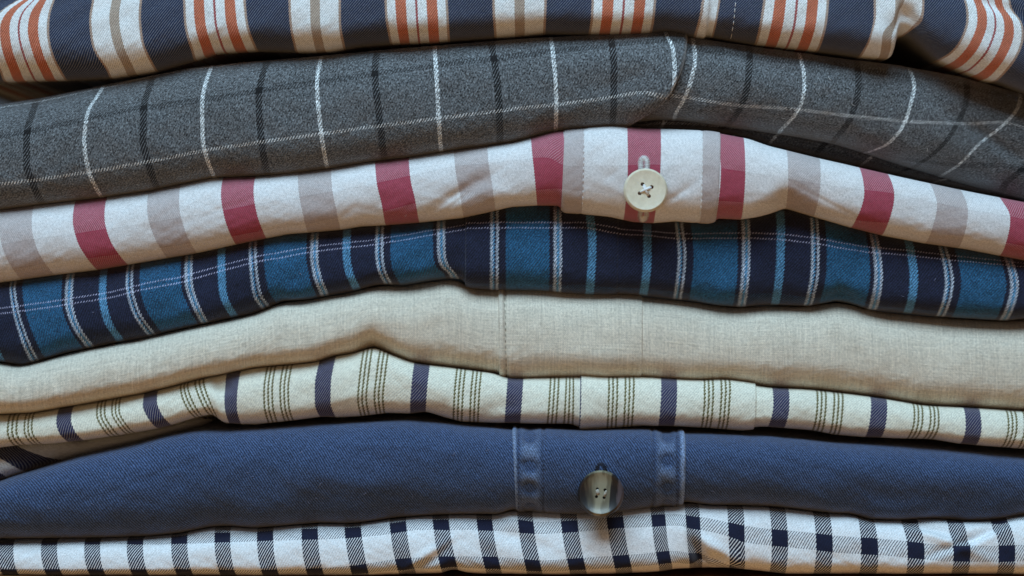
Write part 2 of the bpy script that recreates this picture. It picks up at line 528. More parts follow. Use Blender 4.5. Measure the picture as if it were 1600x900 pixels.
# 7 navy twill
m_nvy = fabric('faded_navy_twill', lin((38, 52, 82)), None, lin((72, 93, 130)), None, pu=-4.2, pv=6.8, lo=0.0, hi=0.9, thr=0.3, soft=0.8,
               shade=0.35, grain=0.60, mott=0.14, bump=0.5, sheen=0.35, tw_jit=0.2, wearcol=lin((136, 156, 190)),
               fleck=(lin((100, 124, 164)), 0.45, 0.32, 0.16))
# 8 gingham
nv8 = lin((22, 27, 52)); w8 = lin((234, 237, 240))
st8a = stripes(68.0, w8, [(0, 12.5, nv8), (55.5, 68, nv8)])
st8b = stripes(67.0, w8, [(0, 11, nv8), (56, 67, nv8)])
m_ging = fabric('navy_white_gingham', st8a, 68.0, st8b, 67.0, pu=4.1, pv=5.8, lo=0.0, hi=0.95, thr=0.50, soft=0.4,
                shade=0.10, grain=0.20, jitter=0.3, mott=0.04, bump=0.3, tw_jit=0.05)

def simple(name, col, rough=0.7, grain=0.25, scale=4000, bump=0.3, bd=0.00005, spec=0.2, sheen=0.2):
    m = bpy.data.materials.new(name); m.use_nodes = True
    t = NT(m)
    tc = t.n('ShaderNodeTexCoord')
    nz = t.noise(tc.outputs['Object'], scale, 3, 0.6)
    v = t.math('MULTIPLY_ADD', t.math('SUBTRACT', nz, 0.5), grain*3, 1.0)
    cc = t.n('ShaderNodeCombineColor')
    for i in range(3): t.l(v, cc.inputs[i])
    c = t.mix(1.0, col, cc.outputs[0], 'MULTIPLY')
    bs = t.n('ShaderNodeBsdfPrincipled'); out = t.n('ShaderNodeOutputMaterial')
    t.l(c, bs.inputs['Base Color']); bs.inputs['Roughness'].default_value = rough
    bs.inputs['Specular IOR Level'].default_value = spec; bs.inputs['Sheen Weight'].default_value = sheen
    bp = t.n('ShaderNodeBump'); bp.inputs['Strength'].default_value = bump; bp.inputs['Distance'].default_value = bd
    t.l(nz, bp.inputs['Height']); t.l(bp.outputs[0], bs.inputs['Normal'])
    t.l(bs.outputs[0], out.inputs[0])
    return m
th_white = simple('white_thread', lin((226, 224, 222)))
th_grey = simple('grey_thread', lin((168, 162, 150)))
th_dark = simple('dark_thread', lin((24, 28, 44)))
th_linen = simple('linen_thread', lin((118, 108, 92)))
th_seam = simple('seam_thread', lin((52, 62, 92)))
th_lilac = simple('lilac_thread', lin((150, 156, 190)))

# ------------------------------------------------------------ table
def make_table():
    m = bpy.data.materials.new('warm_wood'); m.use_nodes = True
    t = NT(m)
    tc = t.n('ShaderNodeTexCoord')
    mp = t.n('ShaderNodeMapping'); mp.inputs['Scale'].default_value = (3, 40, 40); t.l(tc.outputs['Object'], mp.inputs[0])
    nz = t.noise(mp.outputs[0], 6.0, 6, 0.6)
    c = t.ramp(nz, [(0.25, (0.40, 0.14, 0.03, 1)), (0.5, (0.58, 0.22, 0.05, 1)), (0.75, (0.68, 0.30, 0.08, 1))], 'LINEAR')
    bs = t.n('ShaderNodeBsdfPrincipled'); out = t.n('ShaderNodeOutputMaterial')
    t.l(c, bs.inputs['Base Color']); bs.inputs['Roughness'].default_value = 0.55
    bp = t.n('ShaderNodeBump'); bp.inputs['Strength'].default_value = 0.2; bp.inputs['Distance'].default_value = 0.0003
    t.l(nz, bp.inputs['Height']); t.l(bp.outputs[0], bs.inputs['Normal']); t.l(bs.outputs[0], out.inputs[0])
    bm = bmesh.new()
    r = bmesh.ops.create_cube(bm, size=1)
    for v in bm.verts:
        v.co.x *= 1.3; v.co.y *= 1.0; v.co.z *= 0.03
        v.co.y += -0.12; v.co.z += -0.0158
    bmesh.ops.bevel(bm, geom=bm.edges[:], offset=0.003, segments=2, affect='EDGES')
    me = bpy.data.meshes.new('wooden_table'); bm.to_mesh(me); bm.free(); me.materials.append(m)
    o = bpy.data.objects.new('wooden_table', me); COL.objects.link(o)
    o['label'] = 'warm orange-brown wooden tabletop under the stack of folded shirts'; o['category'] = 'table'
make_table()

# ------------------------------------------------------------ traced outlines (photograph px)
B1 = [(0,127),(50,125),(100,124),(180,121),(240,112),(300,95),(340,82),(400,78),(430,79),(480,81),(520,80),(560,72),(610,68),(680,66),(720,62),(800,57),(850,52),(900,53),(960,54),(1010,52),(1040,47),(1070,52),(1110,58),(1180,70),(1240,77),(1300,83),(1350,90),(1387,92),(1394,88),(1397,58),(1406,54),(1421,58),(1460,92),(1500,108),(1540,124),(1565,128),(1600,142)]
T2 = [(0,165),(60,156),(120,144),(200,128),(300,108),(400,98),(500,90),(600,80),(700,72),(800,64),(900,58),(1000,56),(1060,56),(1100,62),(1200,76),(1300,90),(1400,102),(1500,120),(1600,148)]
B2 = [(0,326),(60,318),(159,307),(230,297),(332,276),(400,273),(455,270),(512,262),(579,251),(640,244),(707,233),(800,221),(864,204),(953,193),(1000,189),(1030,186),(1068,188),(1107,194),(1200,207),(1250,214),(1302,224),(1353,240),(1420,262),(1500,286),(1600,313)]
T3 = [(0,328),(60,320),(159,309),(230,299),(332,278),(400,276),(512,264),(579,253),(640,246),(707,235),(800,223),(864,206),(953,197),(1010,202),(1110,206),(1170,217),(1200,228),(1277,247),(1343,262),(1417,279),(1507,298),(1600,316)]
B3 = [(0,442),(87,430),(153,422),(200,414),(307,396),(371,382),(400,376),(451,366),(502,362),(535,359),(564,354),(604,352),(656,348),(720,341),(758,333),(800,323),(838,321),(874,321),(880,331),(912,333),(953,337),(989,345),(1020,347),(1056,344),(1107,348),(1116,346),(1122,341),(1158,343),(1184,339),(1200,335),(1228,325),(1251,332),(1277,340),(1328,355),(1379,368),(1443,380),(1507,389),(1558,399),(1600,407)]
B4 = [(0,565),(38,571),(59,564),(102,552),(179,536),(225,528),(256,520),(327,504),(371,495),(400,489),(443,470),(482,468),(512,462),(553,455),(584,446),(605,444),(630,446),(668,439),(700,435),(722,436),(730,447),(778,451),(851,452),(918,458),(961,459),(1005,462),(1056,468),(1081,470),(1127,478),(1158,480),(1191,476),(1264,478),(1307,470),(1328,474),(1359,484),(1417,490),(1471,495),(1532,499),(1571,501),(1600,498)]
B5 = [(0,647),(51,645),(102,636),(143,629),(222,615),(268,604),(317,591),(358,583),(400,574),(461,569),(497,565),(523,556),(553,552),(584,541),(605,551),(643,566),(681,571),(776,583),(784,588),(800,591),(902,588),(953,592),(994,591),(1056,595),(1097,597),(1132,595),(1171,600),(1200,605),(1264,608),(1328,615),(1379,622),(1443,633),(1507,636),(1558,639),(1600,642)]
B6 = [(0,699),(33,695),(84,693),(128,688),(179,681),(217,675),(256,668),(307,652),(333,646),(350,660),(379,663),(400,663),(456,657),(502,651),(528,652),(566,650),(605,645),(643,646),(666,643),(689,650),(720,659),(800,661),(851,662),(892,662),(905,668),(943,666),(1005,661),(1056,662),(1107,665),(1158,669),(1191,666),(1269,672),(1302,679),(1353,683),(1417,685),(1456,686),(1497,693),(1532,696),(1600,701)]
T7 = [(0,752),(20,744),(51,735),(84,725),(128,712),(179,701),(217,692),(256,681),(307,672),(400,669),(500,662),(640,655),(690,660),(800,670),(900,676),(1000,674),(1100,676),(1200,680),(1300,690),(1400,694),(1500,703),(1600,712)]
B7 = [(0,841),(77,840),(166,839),(230,837),(281,832),(332,822),(358,821),(400,824),(451,820),(500,816),(553,817),(592,812),(612,809),(656,805),(720,802),(778,803),(800,795),(826,798),(849,797),(900,799),(969,796),(1015,789),(1043,790),(1056,789),(1068,783),(1107,788),(1200,790),(1251,795),(1284,800),(1328,802),(1359,811),(1417,811),(1456,809),(1507,813),(1543,812),(1600,803)]
B8 = [(0,899),(400,899),(579,898),(622,897),(690,895),(702,890),(712,889),(730,894),(758,896),(800,896),(877,897),(964,896),(1030,892),(1056,888),(1076,887),(1132,886),(1184,891),(1225,896),(1417,896),(1600,897)]

cB1 = curve(B1, 2.5); cT2 = curve(T2, 8); cB2 = curve(B2, 5); cT3 = curve(T3, 6); cB3 = curve(B3, 3)
cT4 = shift(curve(B3, 14), -1); cB4 = curve(B4, 3.5); cT5 = shift(curve(B4, 12), 1.5); cB5 = curve(B5, 4)
cT6 = shift(curve(B5, 9), 0.5); cB6 = curve(B6, 4); cT7 = curve(T7, 8); cB7 = curve(B7, 4)
cT8 = shift(curve(B7, 9), 2); cB8 = curve(B8, 3)
def between(a, b, d): return lambda q: (a(q)+b(q))/2 + d

PLAN = curve([(-200, 9), (0, 5), (300, 1.6), (700, 0), (1000, 0), (1300, 1.2), (1600, 3.6), (1800, 6)], 60)
def base(off): 
    f = off if callable(off) else const(off)
    return lambda q: PLAN(q) + f(q)

# ------------------------------------------------------------ 1 navy, white and orange striped shirt
u1 = [
 (-674, [(45,0),(8,25),(-6,60),(8,118)]), (-649, [(58,0),(30,20),(17,45),(20,75),(32,118)]),
 (-599, [(79,0),(62,30),(60,55),(66,80),(80,118)]), (-574, [(95,0),(86,30),(85,55),(90,85),(105,120)]),
 (-509, [(153,0),(148,35),(152,75),(174,112)]), (-468, [(190,0),(185,30),(190,65),(207,110)]), (-427, [(228,0),(226,30),(229,65),(246,108)]),
 (-362, [(292,0),(294,40),(304,85)]), (-312, [(339,0),(342,40),(353,82)]), (-262, [(387,0),(391,40),(403,78)]),
 (-197, [(455,0),(457,40),(463,78)]), (-156, [(495,0),(496,40),(502,80)]), (-115, [(534,0),(534,40),(539,75)]),
 (-50, [(603,0),(605,35),(610,66)]), (0, [(651,0),(653,35),(655,64)]), (50, [(699,0),(701,35),(702,62)]),
 (115, [(770,0),(771,30),(773,56)]), (197, [(852,0),(851,30),(850,52)]), (262, [(923,0),(922,30),(919,52)]), (362, [(1022,0),(1019,30),(1016,50)]),
 (427, [(1094,0),(1089,30),(1084,52)])]
u1r = [
 (440, [(1062,0),(1062,60)]), (487, [(1106,0),(1103,50)]), (509, [(1121,0),(1112,55)]), (574, [(1189,0),(1178,70)]), (624, [(1240,0),(1236,40),(1227,76)]), (674, [(1289,0),(1285,40),(1276,80)]),
 (739, [(1359,0),(1359,30),(1352,64),(1341,88)]), (780, [(1399,0),(1398,15),(1383,36),(1375,57),(1377,88)]), (821, [(1435,0),(1434,25),(1422,50),(1410,56)]),
 (886, [(1496,0),(1500,15),(1501,34),(1491,66),(1476,85),(1464,93)]), (911, [(1518,0),(1525,15),(1526,38),(1517,66),(1500,91),(1489,103)]),
 (936, [(1534,4),(1544,23),(1546,43),(1536,76),(1508,111)]), (961, [(1550,0),(1551,13),(1564,30),(1567,53),(1559,81),(1529,121)]),
 (986, [(1568,0),(1570,17),(1587,38),(1589,62),(1578,94),(1555,126)])]
r1 = shirt('topmost folded shirt, navy twill with orange and white stripes', 100)
c1 = Cloth(const(-70), cB1, const(11), base(const(9)), Mt=const(-74), Mb=lambda q: cB1(q)-2, tm=0.72, noise=0.35, seed=3, ulines=u1r,
           bumps=[(1412, 0.80, 16, 9, -2.8, 35), (1372, 0.86, 12, 22, 1.0, 0), (1500, 0.72, 45, 34, 1.5, 30), (1540, 0.42, 60, 7, -1.2, 14),
                  (30, 0.36, 60, 8, -1.3, -20), (60, 0.7, 60, 30, 1.0, 0), (1108, 0.75, 6, 60, -0.6, 0), (240, 0.6, 30, 40, 0.5, 0), (560, 0.75, 40, 30, -0.6, 30)])
body('body', c1, m_top, r1, rows=76)
panel('placket', c1, m_top, r1, lambda t: np.full_like(t, -100.0), lambda t: 1110-7*t, 0.7, step=2.2, rows=76, ulines=u1, edge=5, el=False,
      hfun=lambda px, t, dl, dr: 0.25 + 0.55*np.exp(-(dr/90)**2))
stitches('stitching', c1, r1, th_white, lambda t: 1146 + 4*(0.5-t)*3, 0.05, length=6, gap=3.5, t0=0.38, r=0.00009)

# ------------------------------------------------------------ 2 grey check shirt
L = {}
u2 = [(-720, [(-35,170),(-45,260),(-32,322)]), (-630, [(60,165),(50,215),(50,260),(58,285),(68,316)]), (-540, [(164,142),(143,184),(139,225),(146,272),(160,306)]),
 (-450, [(240,128),(230,172),(230,225),(237,253),(246,290)]), (-360, [(332,110),(321,163),(322,222),(325,238),(336,274)]),
 (-270, [(418,104),(408,150),(410,200),(418,268)]), (-180, [(503,90),(498,128),(505,212),(512,260)]), (-90, [(590,84),(587,110),(594,180),(601,248)]),
 (0, [(679,71),(683,128),(686,188),(689,235)]), (90, [(767,68),(775,120),(780,175),(781,222)]), (180, [(860,62),(865,107),(868,166),(867,202)]),
 (270, [(953,60),(957,110),(957,155),(955,192)]), (360, [(1038,60),(1049,92),(1050,125),(1045,152),(1030,185)])]
u2r = [(450, [(985,60),(975,185)]), (540, [(1081,60),(1083,95),(1076,130),(1067,156),(1052,184)]), (630, [(1169,75),(1166,110),(1160,150),(1148,180),(1135,197)]),
 (720, [(1246,92),(1251,128),(1249,155),(1240,178),(1215,207)]), (810, [(1335,104),(1334,140),(1325,180),(1300,222)]),
 (900, [(1416,108),(1421,138),(1414,166),(1407,190),(1379,228),(1350,239)]), (990, [(1506,125),(1500,165),(1486,197),(1455,240),(1425,262)]),
 (1080, [(1590,150),(1578,176),(1558,197),(1517,229),(1486,262),(1466,275)]), (1170, [(1680,170),(1640,215),(1560,290)])]
v2 = [(0, [(0,172),(64,162),(164,142),(205,129),(281,115),(332,109),(420,92),(600,64),(800,20),(1000,10),(1100,12),(1300,35),(1600,80)]),
      (70, [(0,218),(49,210),(146,188),(228,172),(320,161),(415,143),(497,133),(589,119),(684,106),(771,96),(861,84),(953,75),(1040,72),(1094,82),(1163,92),(1300,108),(1450,128),(1600,160)]),
      (140, [(0,290),(60,283),(150,270),(235,255),(325,237),(400,226),(505,212),(599,199),(686,188),(800,174),(869,167),(953,156),(987,148),(1040,152),(1074,157),(1153,169),(1200,171),(1243,175),(1323,185),(1410,194),(1486,197),(1558,194),(1600,206)])]
r2 = shirt('grey wool-look shirt with white and black window-check lines, second from the top', 250)
c2 = Cloth(cT2, cB2, curve([(0, 10), (1000, 10), (1200, 11), (1600, 14)], 40), base(curve([(0, 9), (700, 9), (1040, 10), (1100, 11), (1300, 14), (1450, 19), (1600, 25)], 30)),
           Mt=shift(cT2, 2), Mb=between(cB2, cT3, -1), tm=0.58, noise=0.45, seed=11, ulines=u2r, vlines=v2,
           bumps=[(1180, 0.45, 60, 22, 0.9, 10), (1075, 0.75, 30, 10, -0.8, -50), (1330, 0.4, 60, 20, 0.6, 5), (1480, 0.35, 40, 18, 0.7, 20), (1540, 0.55, 60, 9, -1.6, 20)])
body('body', c2, m_grey, r2, rows=70)
c2l = Cloth(cT2, cB2, curve([(0, 10), (1000, 10)], 40), base(curve([(0, 9), (700, 9), (1040, 9)], 30)),
           Mt=shift(cT2, 2), Mb=between(cB2, cT3, -1), tm=0.64, noise=0.4, seed=11, ulines=u2, vlines=v2,
           bumps=[(960, 0.3, 50, 16, 0.8, 0), (930, 0.6, 70, 12, -0.4, -10), (1000, 0.8, 40, 12, 0.6, -30), (300, 0.4, 120, 30, 0.5, -10), (80, 0.35, 60, 22, 0.5, -10),
                  (620, 0.35, 90, 18, 0.5, -8)])
panel('front_fold', c2l, m_grey, r2, lambda t: np.full_like(t, -100.0), lambda t: pchip(t, [0, 0.35, 0.62, 0.8, 1.0], [1074, 1066, 1052, 1036, 985]), 0.9,
      step=2.2, rows=70, ulines=u2, edge=7, el=False, hfun=lambda px, t, dl, dr: 0.35 + 1.1*np.exp(-(dr/70)**2))
# lower layer tucked under at the right
c2b = Cloth(shift(cB2, -8), shift(cT3, -1), curve([(900, 4), (1200, 7), (1600, 9)], 30), base(curve([(900, 18), (1200, 21), (1400, 26), (1600, 33)], 30)),
            Mt=shift(cB2, -6), Mb=shift(cT3, -1), noise=0.3, seed=14, vlines=(), xa=960, xb=1725,
            ulines=[(630, [(1130,195),(1120,210)]), (720, [(1215,207),(1200,225)]), (900, [(1370,235),(1340,262)]), (1080, [(1500,250),(1455,285)])])
body('lower_layer', c2b, m_grey, r2, step=4, rows=30)

# ------------------------------------------------------------ 3 white and magenta plaid shirt
u3l = [(-780, [(-63,335),(-60,390),(-40,440)]), (-708-0, [(144,308),(143,345),(150,378),(175,418)]), (-472, [(375,274),(374,310),(380,345),(390,378)]),
       (-236, [(612,248),(616,285),(624,318),(629,350)]), (0, [(854,207),(857,245),(860,285),(863,321)])]
u3l = [(-944, [(-92,340),(-88,390),(-60,452)]),
       (-826, [(30,325),(32,360),(40,390),(62,434)]), (-708, [(144,308),(143,340),(150,372),(178,418)]), (-590, [(258,290),(260,330),(268,360),(285,398)]),
       (-472, [(375,274),(373,300),(378,335),(392,378)]), (-354, [(492,268),(496,305),(502,335),(506,360)]),
       (-236, [(612,248),(616,285),(624,318),(629,350)]), (-118, [(735,228),(738,262),(744,295),(750,335)]), (0, [(854,207),(857,245),(860,285),(863,321)])]
u3p = [(-46, [(874,200),(874,330)]), (-20, [(911,205),(911,265),(908,335)]), (-19, [(913,205),(910,335)]),
       (211, [(979,200),(979,260),(974,345)]), (260, [(1031,200),(1029,260),(1020,345)]),
       (328.5, [(1096,205),(1092,348)]), (352, [(1127,207),(1124,268),(1117,348)])]
u3p = [(92.5, [(874,200),(873,330)]), (143, [(911,205),(911,265),(907,335)]),
       (211, [(979,200),(979,260),(974,345)]), (261, [(1031,200),(1029,260),(1020,345)]),
       (328.5, [(1096,205),(1092,348)]), (360, [(1127,207),(1124,268),(1117,348)])]
u3r = [(448, [(1119,212),(1124,268),(1118,341)]), (497, [(1160,212),(1160,268),(1156,343)]), (564, [(1226,238),(1226,280),(1226,325)]), (615, [(1278,248),(1276,290),(1270,335)]),
       (683, [(1341,262),(1345,300),(1329,355)]), (733, [(1384,270),(1391,304),(1376,368)]), (800, [(1449,285),(1457,317),(1443,380)]), (851, [(1498,295),(1505,330),(1495,387)]),
       (919, [(1560,310),(1571,340),(1560,400)]), (969, [(1605,318),(1620,345),(1610,408)])]
v3 = [(0, [(0,384),(54,375),(120,367),(169,359),(235,350),(284,341),(350,331),(405,320),(469,309),(525,300),(592,288),(643,276),(709,261),(763,257),(800,252),(860,247),(876,262),(1100,259),(1130,266),(1200,276),(1226,281),(1277,289),(1343,298),(1392,304),(1456,317),(1507,329),(1568,338),(1600,346)]),
      (46, [(0,424),(84,410),(243,389),(307,378),(450,355),(541,338),(599,330),(656,315),(717,299),(768,303),(800,299),(870,294),(1000,308),(1100,312),(1200,318),(1277,336),(1343,345),(1392,348),(1456,363),(1566,378),(1600,385)])]
r3 = shirt('white shirt with broad magenta and beige stripes, its placket closed by a cream button', 370)
c3 = Cloth(cT3, cB3, curve([(0, 9), (800, 9), (1100, 9.5), (1600, 9)], 40), base(curve([(0, 9.5), (700, 9), (900, 6.5), (1150, 6), (1400, 8), (1600, 9.5)], 40)),
           Mt=between(cB2, cT3, 1), Mb=between(cB3, cT4, -1), tm=0.60, noise=0.3, seed=21, ulines=u3l, vlines=v3,
           bumps=[(730, 0.62, 30, 8, -1.5, -25), (790, 0.8, 40, 9, 0.7, 20), (1228, 0.9, 18, 14, -1.4, 0), (1190, 0.75, 30, 12, 0.6, -35), (560, 0.75, 40, 8, -0.4, -10), (715, 0.72, 26, 3, 0.35, -30), (330, 0.5, 60, 3, -0.18, -12), (955, 0.55, 16, 3, -0.3, -38), (1062, 0.7, 16, 3.5, -0.35, -30), (1300, 0.75, 50, 3, -0.2, 14)])
c3.ulines = u3l
xs_split = 1000
def body_split(name, cl, mat, parent, ul, ur, xs, rows=64, step=2.2):
    """one mesh whose cloth repeat changes under the placket at xs"""
    X = np.arange(cl.xa, cl.xb + step, step)
    th = theta_rows(rows)
    PX, TH = np.meshgrid(X, th, indexing='ij')
    P, U1, V, t = cl.uv(PX, TH, ul)
    _, U2, _, _ = cl.uv(PX, TH, ur)
    U = np.where(PX < xs, U1, U2)
    return grid_mesh(name, P, U, V, mat, parent, close_back=True, caps=True)
body_split('body', c3, m_pink, r3, u3l, u3r, 1000)
panel('placket', c3, m_pink, r3, lambda t: 881 - 5*t, lambda t: 1125 - 7*t, 0.6, ulines=u3p, edge=2.0, step=1.2,
      hfun=lambda px, t, dl, dr: 0.26 - 0.13*np.exp(-((dl-32)/3)**2) - 0.11*np.exp(-((dr-28)/3)**2))
stitches('stitching', c3, r3, th_white, lambda t: 912 - 3*t, 0.20, length=5.5, gap=3.5, r=0.00009, t0=0.06)
stitches('stitching', c3, r3, th_white, lambda t: 1096 - 4*t, 0.20, length=5.5, gap=3.5, r=0.00009, t0=0.06)

# ------------------------------------------------------------ 4 blue plaid shirt
u4l = [(-672, [(-6,470),(-6,520),(6,566)]), (-618, [(22,450),(31,488),(42,520),(57,560)]), (-521, [(112,438),(112,470),(118,495),(143,540)]), (-466, [(165,430),(166,462),(172,495),(190,530)]),
       (-412, [(205,425),(206,446),(214,478),(240,524)]), (-315, [(297,405),(299,445),(307,470),(322,502)]), (-260, [(348,396),(350,430),(352,458),(367,492)]), (-206, [(396,380),(399,420),(405,460),(416,480)]),
       (-109, [(493,365),(493,400),(498,430),(508,458)]), (-54, [(543,360),(543,395),(546,420),(558,450)]), (0, [(594,356),(594,395),(597,420),(607,443)]), (97, [(689,347),(690,395),(694,415),(710,433)])]
u4p = [(-46, [(727,340),(727,445)]), (0, [(773,330),(772,450)]), (97, [(870,325),(870,450)]), (152, [(920,340),(924,380),(920,455)]), (195, [(966,340),(964,460)])]
u4r = [(-54, [(1010,352),(1009,410),(1004,460)]), (0, [(1059,352),(1063,400),(1057,465)]), (97, [(1163,350),(1162,410),(1156,478)]), (152, [(1217,345),(1215,410),(1209,476)]),
       (206, [(1270,345),(1269,420),(1260,478)]), (303, [(1362,368),(1367,430),(1360,484)]), (358, [(1417,378),(1422,435),(1415,490)]), (412, [(1470,386),(1477,440),(1466,494)]), (509, [(1572,405),(1578,445),(1565,500)])]
v4 = [(0, [(0,482),(102,468),(179,456),(225,445),(281,435),(340,417),(391,404),(464,390),(502,384),(579,375),(656,364),(727,352),(800,349),(912,350),(966,358),(1022,362),(1056,366),(1145,364),(1200,364),(1261,371),(1348,386),(1410,391),(1456,396),(1530,404),(1600,412)])]
r4 = shirt('dark blue plaid shirt with bright blue blocks and paired white stripes', 500)
c4 = Cloth(cT4, cB4, const(8.5), base(curve([(0, 10.5), (600, 12), (900, 13.5), (1200, 13.5), (1600, 12.5)], 40)), Mt=between(cB3, cT4, 1), Mb=between(cB4, cT5, -1), tm=0.70, noise=0.4,
           seed=33, vlines=v4, bumps=[(702, 0.75, 14, 20, -1.0, 20), (1310, 0.92, 20, 8, -1.0, 0), (250, 0.5, 60, 20, 0.5, -20), (460, 0.9, 14, 9, 0.7, 0)])
body_split('body', c4, m_blue, r4, u4l, u4r, 850)
panel('placket', c4, m_blue, r4, lambda t: 727 + 0*t, lambda t: 966 - 2*t, 0.55, ulines=u4p, edge=3.0,
      hfun=lambda px, t, dl, dr: 0.55 - 0.2*np.exp(-((dr-4)/30)**2) + 0*px)

# ------------------------------------------------------------ 5 beige linen shirt
r5 = shirt('plain beige linen shirt with a stitched placket, no pattern', 640)
c5 = Cloth(cT5, cB5, curve([(0, 11), (1600, 11)], 40), base(curve([(0, 10), (500, 12), (700, 15.5), (1600, 16.5)], 40)), Mt=between(cB4, cT5, 1), Mb=between(cB5, cT6, -1), tm=0.66, noise=0.2,
           seed=45, bumps=[(584, 0.93, 22, 12, -1.6, 0), (560, 0.6, 120, 9, 0.3, -12), (1260, 0.85, 60, 10, -0.4, 0), (930, 0.75, 50, 12, 0.4, 0)])
body('body', c5, m_lin, r5, rows=64)
panel('placket', c5, m_lin, r5, lambda t: 778 + 3*t, lambda t: 1003 - 2*t, 0.6, edge=1.6, step=1.1, hfun=lambda px, t, dl, dr: 0.6 + 0.35*np.exp(-((dl-4)/5.0)**2) - 0.5*np.exp(-((dl-10.5)/2.4)**2) - 0.15*np.exp(-(dr/18)**2))
stitches('stitching', c5, r5, th_linen, lambda t: 788.5 + 3*t, 0.25, length=5.5, gap=3.5, r=0.00008, t0=0.1)
stitches('stitching', c5, r5, th_linen, lambda t: 1001 - 2*t, 0.12, length=3.2, gap=5.5, r=0.00010, t0=0.1)

# ------------------------------------------------------------ 6 cream striped shirt
N6 = 148.0
u6l = [(-5*N6, [(-40,650),(-38,690)]), (-4.5*N6, [(38,645),(38,672),(48,694)]), (-4*N6, [(105,636),(104,655),(110,674),(120,687)]), (-3.5*N6, [(172,622),(174,645),(185,665),(195,680)]),
       (-3*N6, [(238,612),(238,630),(244,645),(260,668)]), (-2.5*N6, [(300,600),(306,615),(314,632),(324,648)]), (-2.35*N6, [(322,592),(328,610),(336,630),(344,650)]), (-2*N6, [(365,582),(362,610),(361,635),(365,661)]),
       (-1.5*N6, [(437,574),(434,605),(435,630),(440,656)]), (-N6, [(512,562),(506,600),(506,630),(513,651)]), (-0.5*N6, [(588,548),(583,590),(580,620),(583,646)]), (0, [(659,570),(656,605),(653,643)]),
       (0.5*N6, [(733,580),(730,610),(728,656)]), (N6, [(805,592),(803,620),(800,661)]), (1.5*N6, [(879,590),(877,620),(874,661)]), (1.5*N6+27, [(902,590),(902,661)])]
u6r = [(2.5*N6-62, [(907,590),(905,665)]), (2.5*N6, [(970,593),(969,620),(967,664)]), (3*N6, [(1044,595),(1042,630),(1039,661)]), (3.5*N6, [(1119,597),(1117,630),(1114,665)]), ]
u6f = [(4*N6, [(1218,606),(1217,635),(1210,667)]), (4.5*N6, [(1295,612),(1292,640),(1288,676)]), (5*N6, [(1371,622),(1368,650),(1362,683)]), (5.5*N6, [(1444,634),(1442,660),(1434,685)]),
       (6*N6, [(1515,637),(1515,665),(1510,695)]), (6.5*N6, [(1590,642),(1588,670),(1580,699)])]
r6 = shirt('cream shirt with narrow purple-navy stripes and fine olive pinstripes, lying on the plain navy shirt', 700)
c6 = Cloth(cT6, cB6, const(7.5), base(curve([(0, 9.5), (600, 9), (900, 10.5), (1600, 11)], 40)), Mt=between(cB5, cT6, 1), Mb=between(cB6, cT7, -1), tm=0.66, noise=0.35, seed=52,
           bumps=[(338, 0.45, 6, 38, 0.9, -24), (346, 0.22, 14, 9, -2.4, 10), (325, 0.8, 10, 10, 0.5, 0), (560, 0.65, 40, 7, 0.5, -15), (530, 0.8, 18, 9, -0.7, 0), (690, 0.85, 18, 8, -0.6, 0),
                  (780, 0.7, 30, 8, -0.5, -20), (640, 0.3, 40, 8, 0.5, 15), (1250, 0.75, 14, 12, -0.5, 0)])
body_split('body', c6, m_crm, r6, u6l, u6f, 1100, rows=54)
panel('placket', c6, m_crm, r6, lambda t: 906 - 2*t, lambda t: 1180 - 3*t, 0.6, ulines=u6r, rows=54, edge=1.8, step=1.1, hfun=lambda px, t, dl, dr: 0.6+0*px)
# second layer of the cream shirt peeping out at the left
c6b = Cloth(shift(cB6, -6), shift(cT7, -1), const(6), base(curve([(-100, 12.5), (30, 13.5), (110, 20), (330, 23)], 15)), noise=0.2, seed=60, xa=-130, xb=330, taper=90,
            ulines=[(-50, [(-75,700),(-42,722),(-8,745)]), (0, [(-35,698),(0,712),(45,740)]), (52, [(30,696),(62,708),(108,728)]), (110, [(90,694),(170,712)])])
m_under = fabric('cream_cotton_inner_stripe', stripes(420.0, lin((206, 212, 214)), [(0, 52, lin((24, 30, 62))), (335, 390, lin((24, 30, 62)))]), 420.0, lin((206, 210, 206)), None, pu=4.2, pv=6.0,
                 lo=0.0, hi=0.2, thr=0.45, soft=0.5, shade=0.15, grain=0.22)
body('lower_layer', c6b, m_under, r6, step=3, rows=30)

# ------------------------------------------------------------ 7 navy shirt
r7 = shirt('plain faded navy twill shirt with puckered placket and grey tortoiseshell button', 800)
c7 = Cloth(cT7, cB7, curve([(0, 12), (1600, 12)], 40), base(curve([(0, 11), (500, 9), (900, 8.5), (1200, 9.5), (1600, 13)], 40)), Mt=between(cB6, cT7, 1), Mb=between(cB7, cT8, -1), tm=0.43, noise=0.36,
           seed=71, bumps=[(260, 0.35, 90, 3.0, -0.22, -12), (1210, 0.3, 60, 2.5, -0.2, 8), (620, 0.25, 70, 2.5, 0.2, 4), (1450, 0.7, 90, 16, -1.2, 0), (1380, 0.9, 60, 10, 0.7, 0), (540, 0.55, 90, 16, 0.6, 10), (560, 0.75, 60, 14, -0.5, 0), (760, 0.9, 40, 10, 0.5, 0)])
body('body', c7, m_nvy, r7, rows=64)
def puck(cx, ts, w=13, hh=0.085):
    def f(px, t):
        v = 0
        for a in ts: v = v + np.exp(-((px-cx)/w)**2 - ((t-a)/hh)**2)
        return v
    return f
pk1 = puck(827, (0.08, 0.42, 0.69, 0.93), 13, 0.085); pk2 = puck(1040, (0.05, 0.36, 0.72, 0.95), 12, 0.095)
def h7(px, t, dl, dr):
    base_ = 0.75 + 0*px
    base_ = base_ - 1.15*pk1(px, t) - 1.1*pk2(px, t)
    for g in (809, 849, 1018, 1056): base_ = base_ - 0.30*np.exp(-((px-g)/2.6)**2)
    return base_
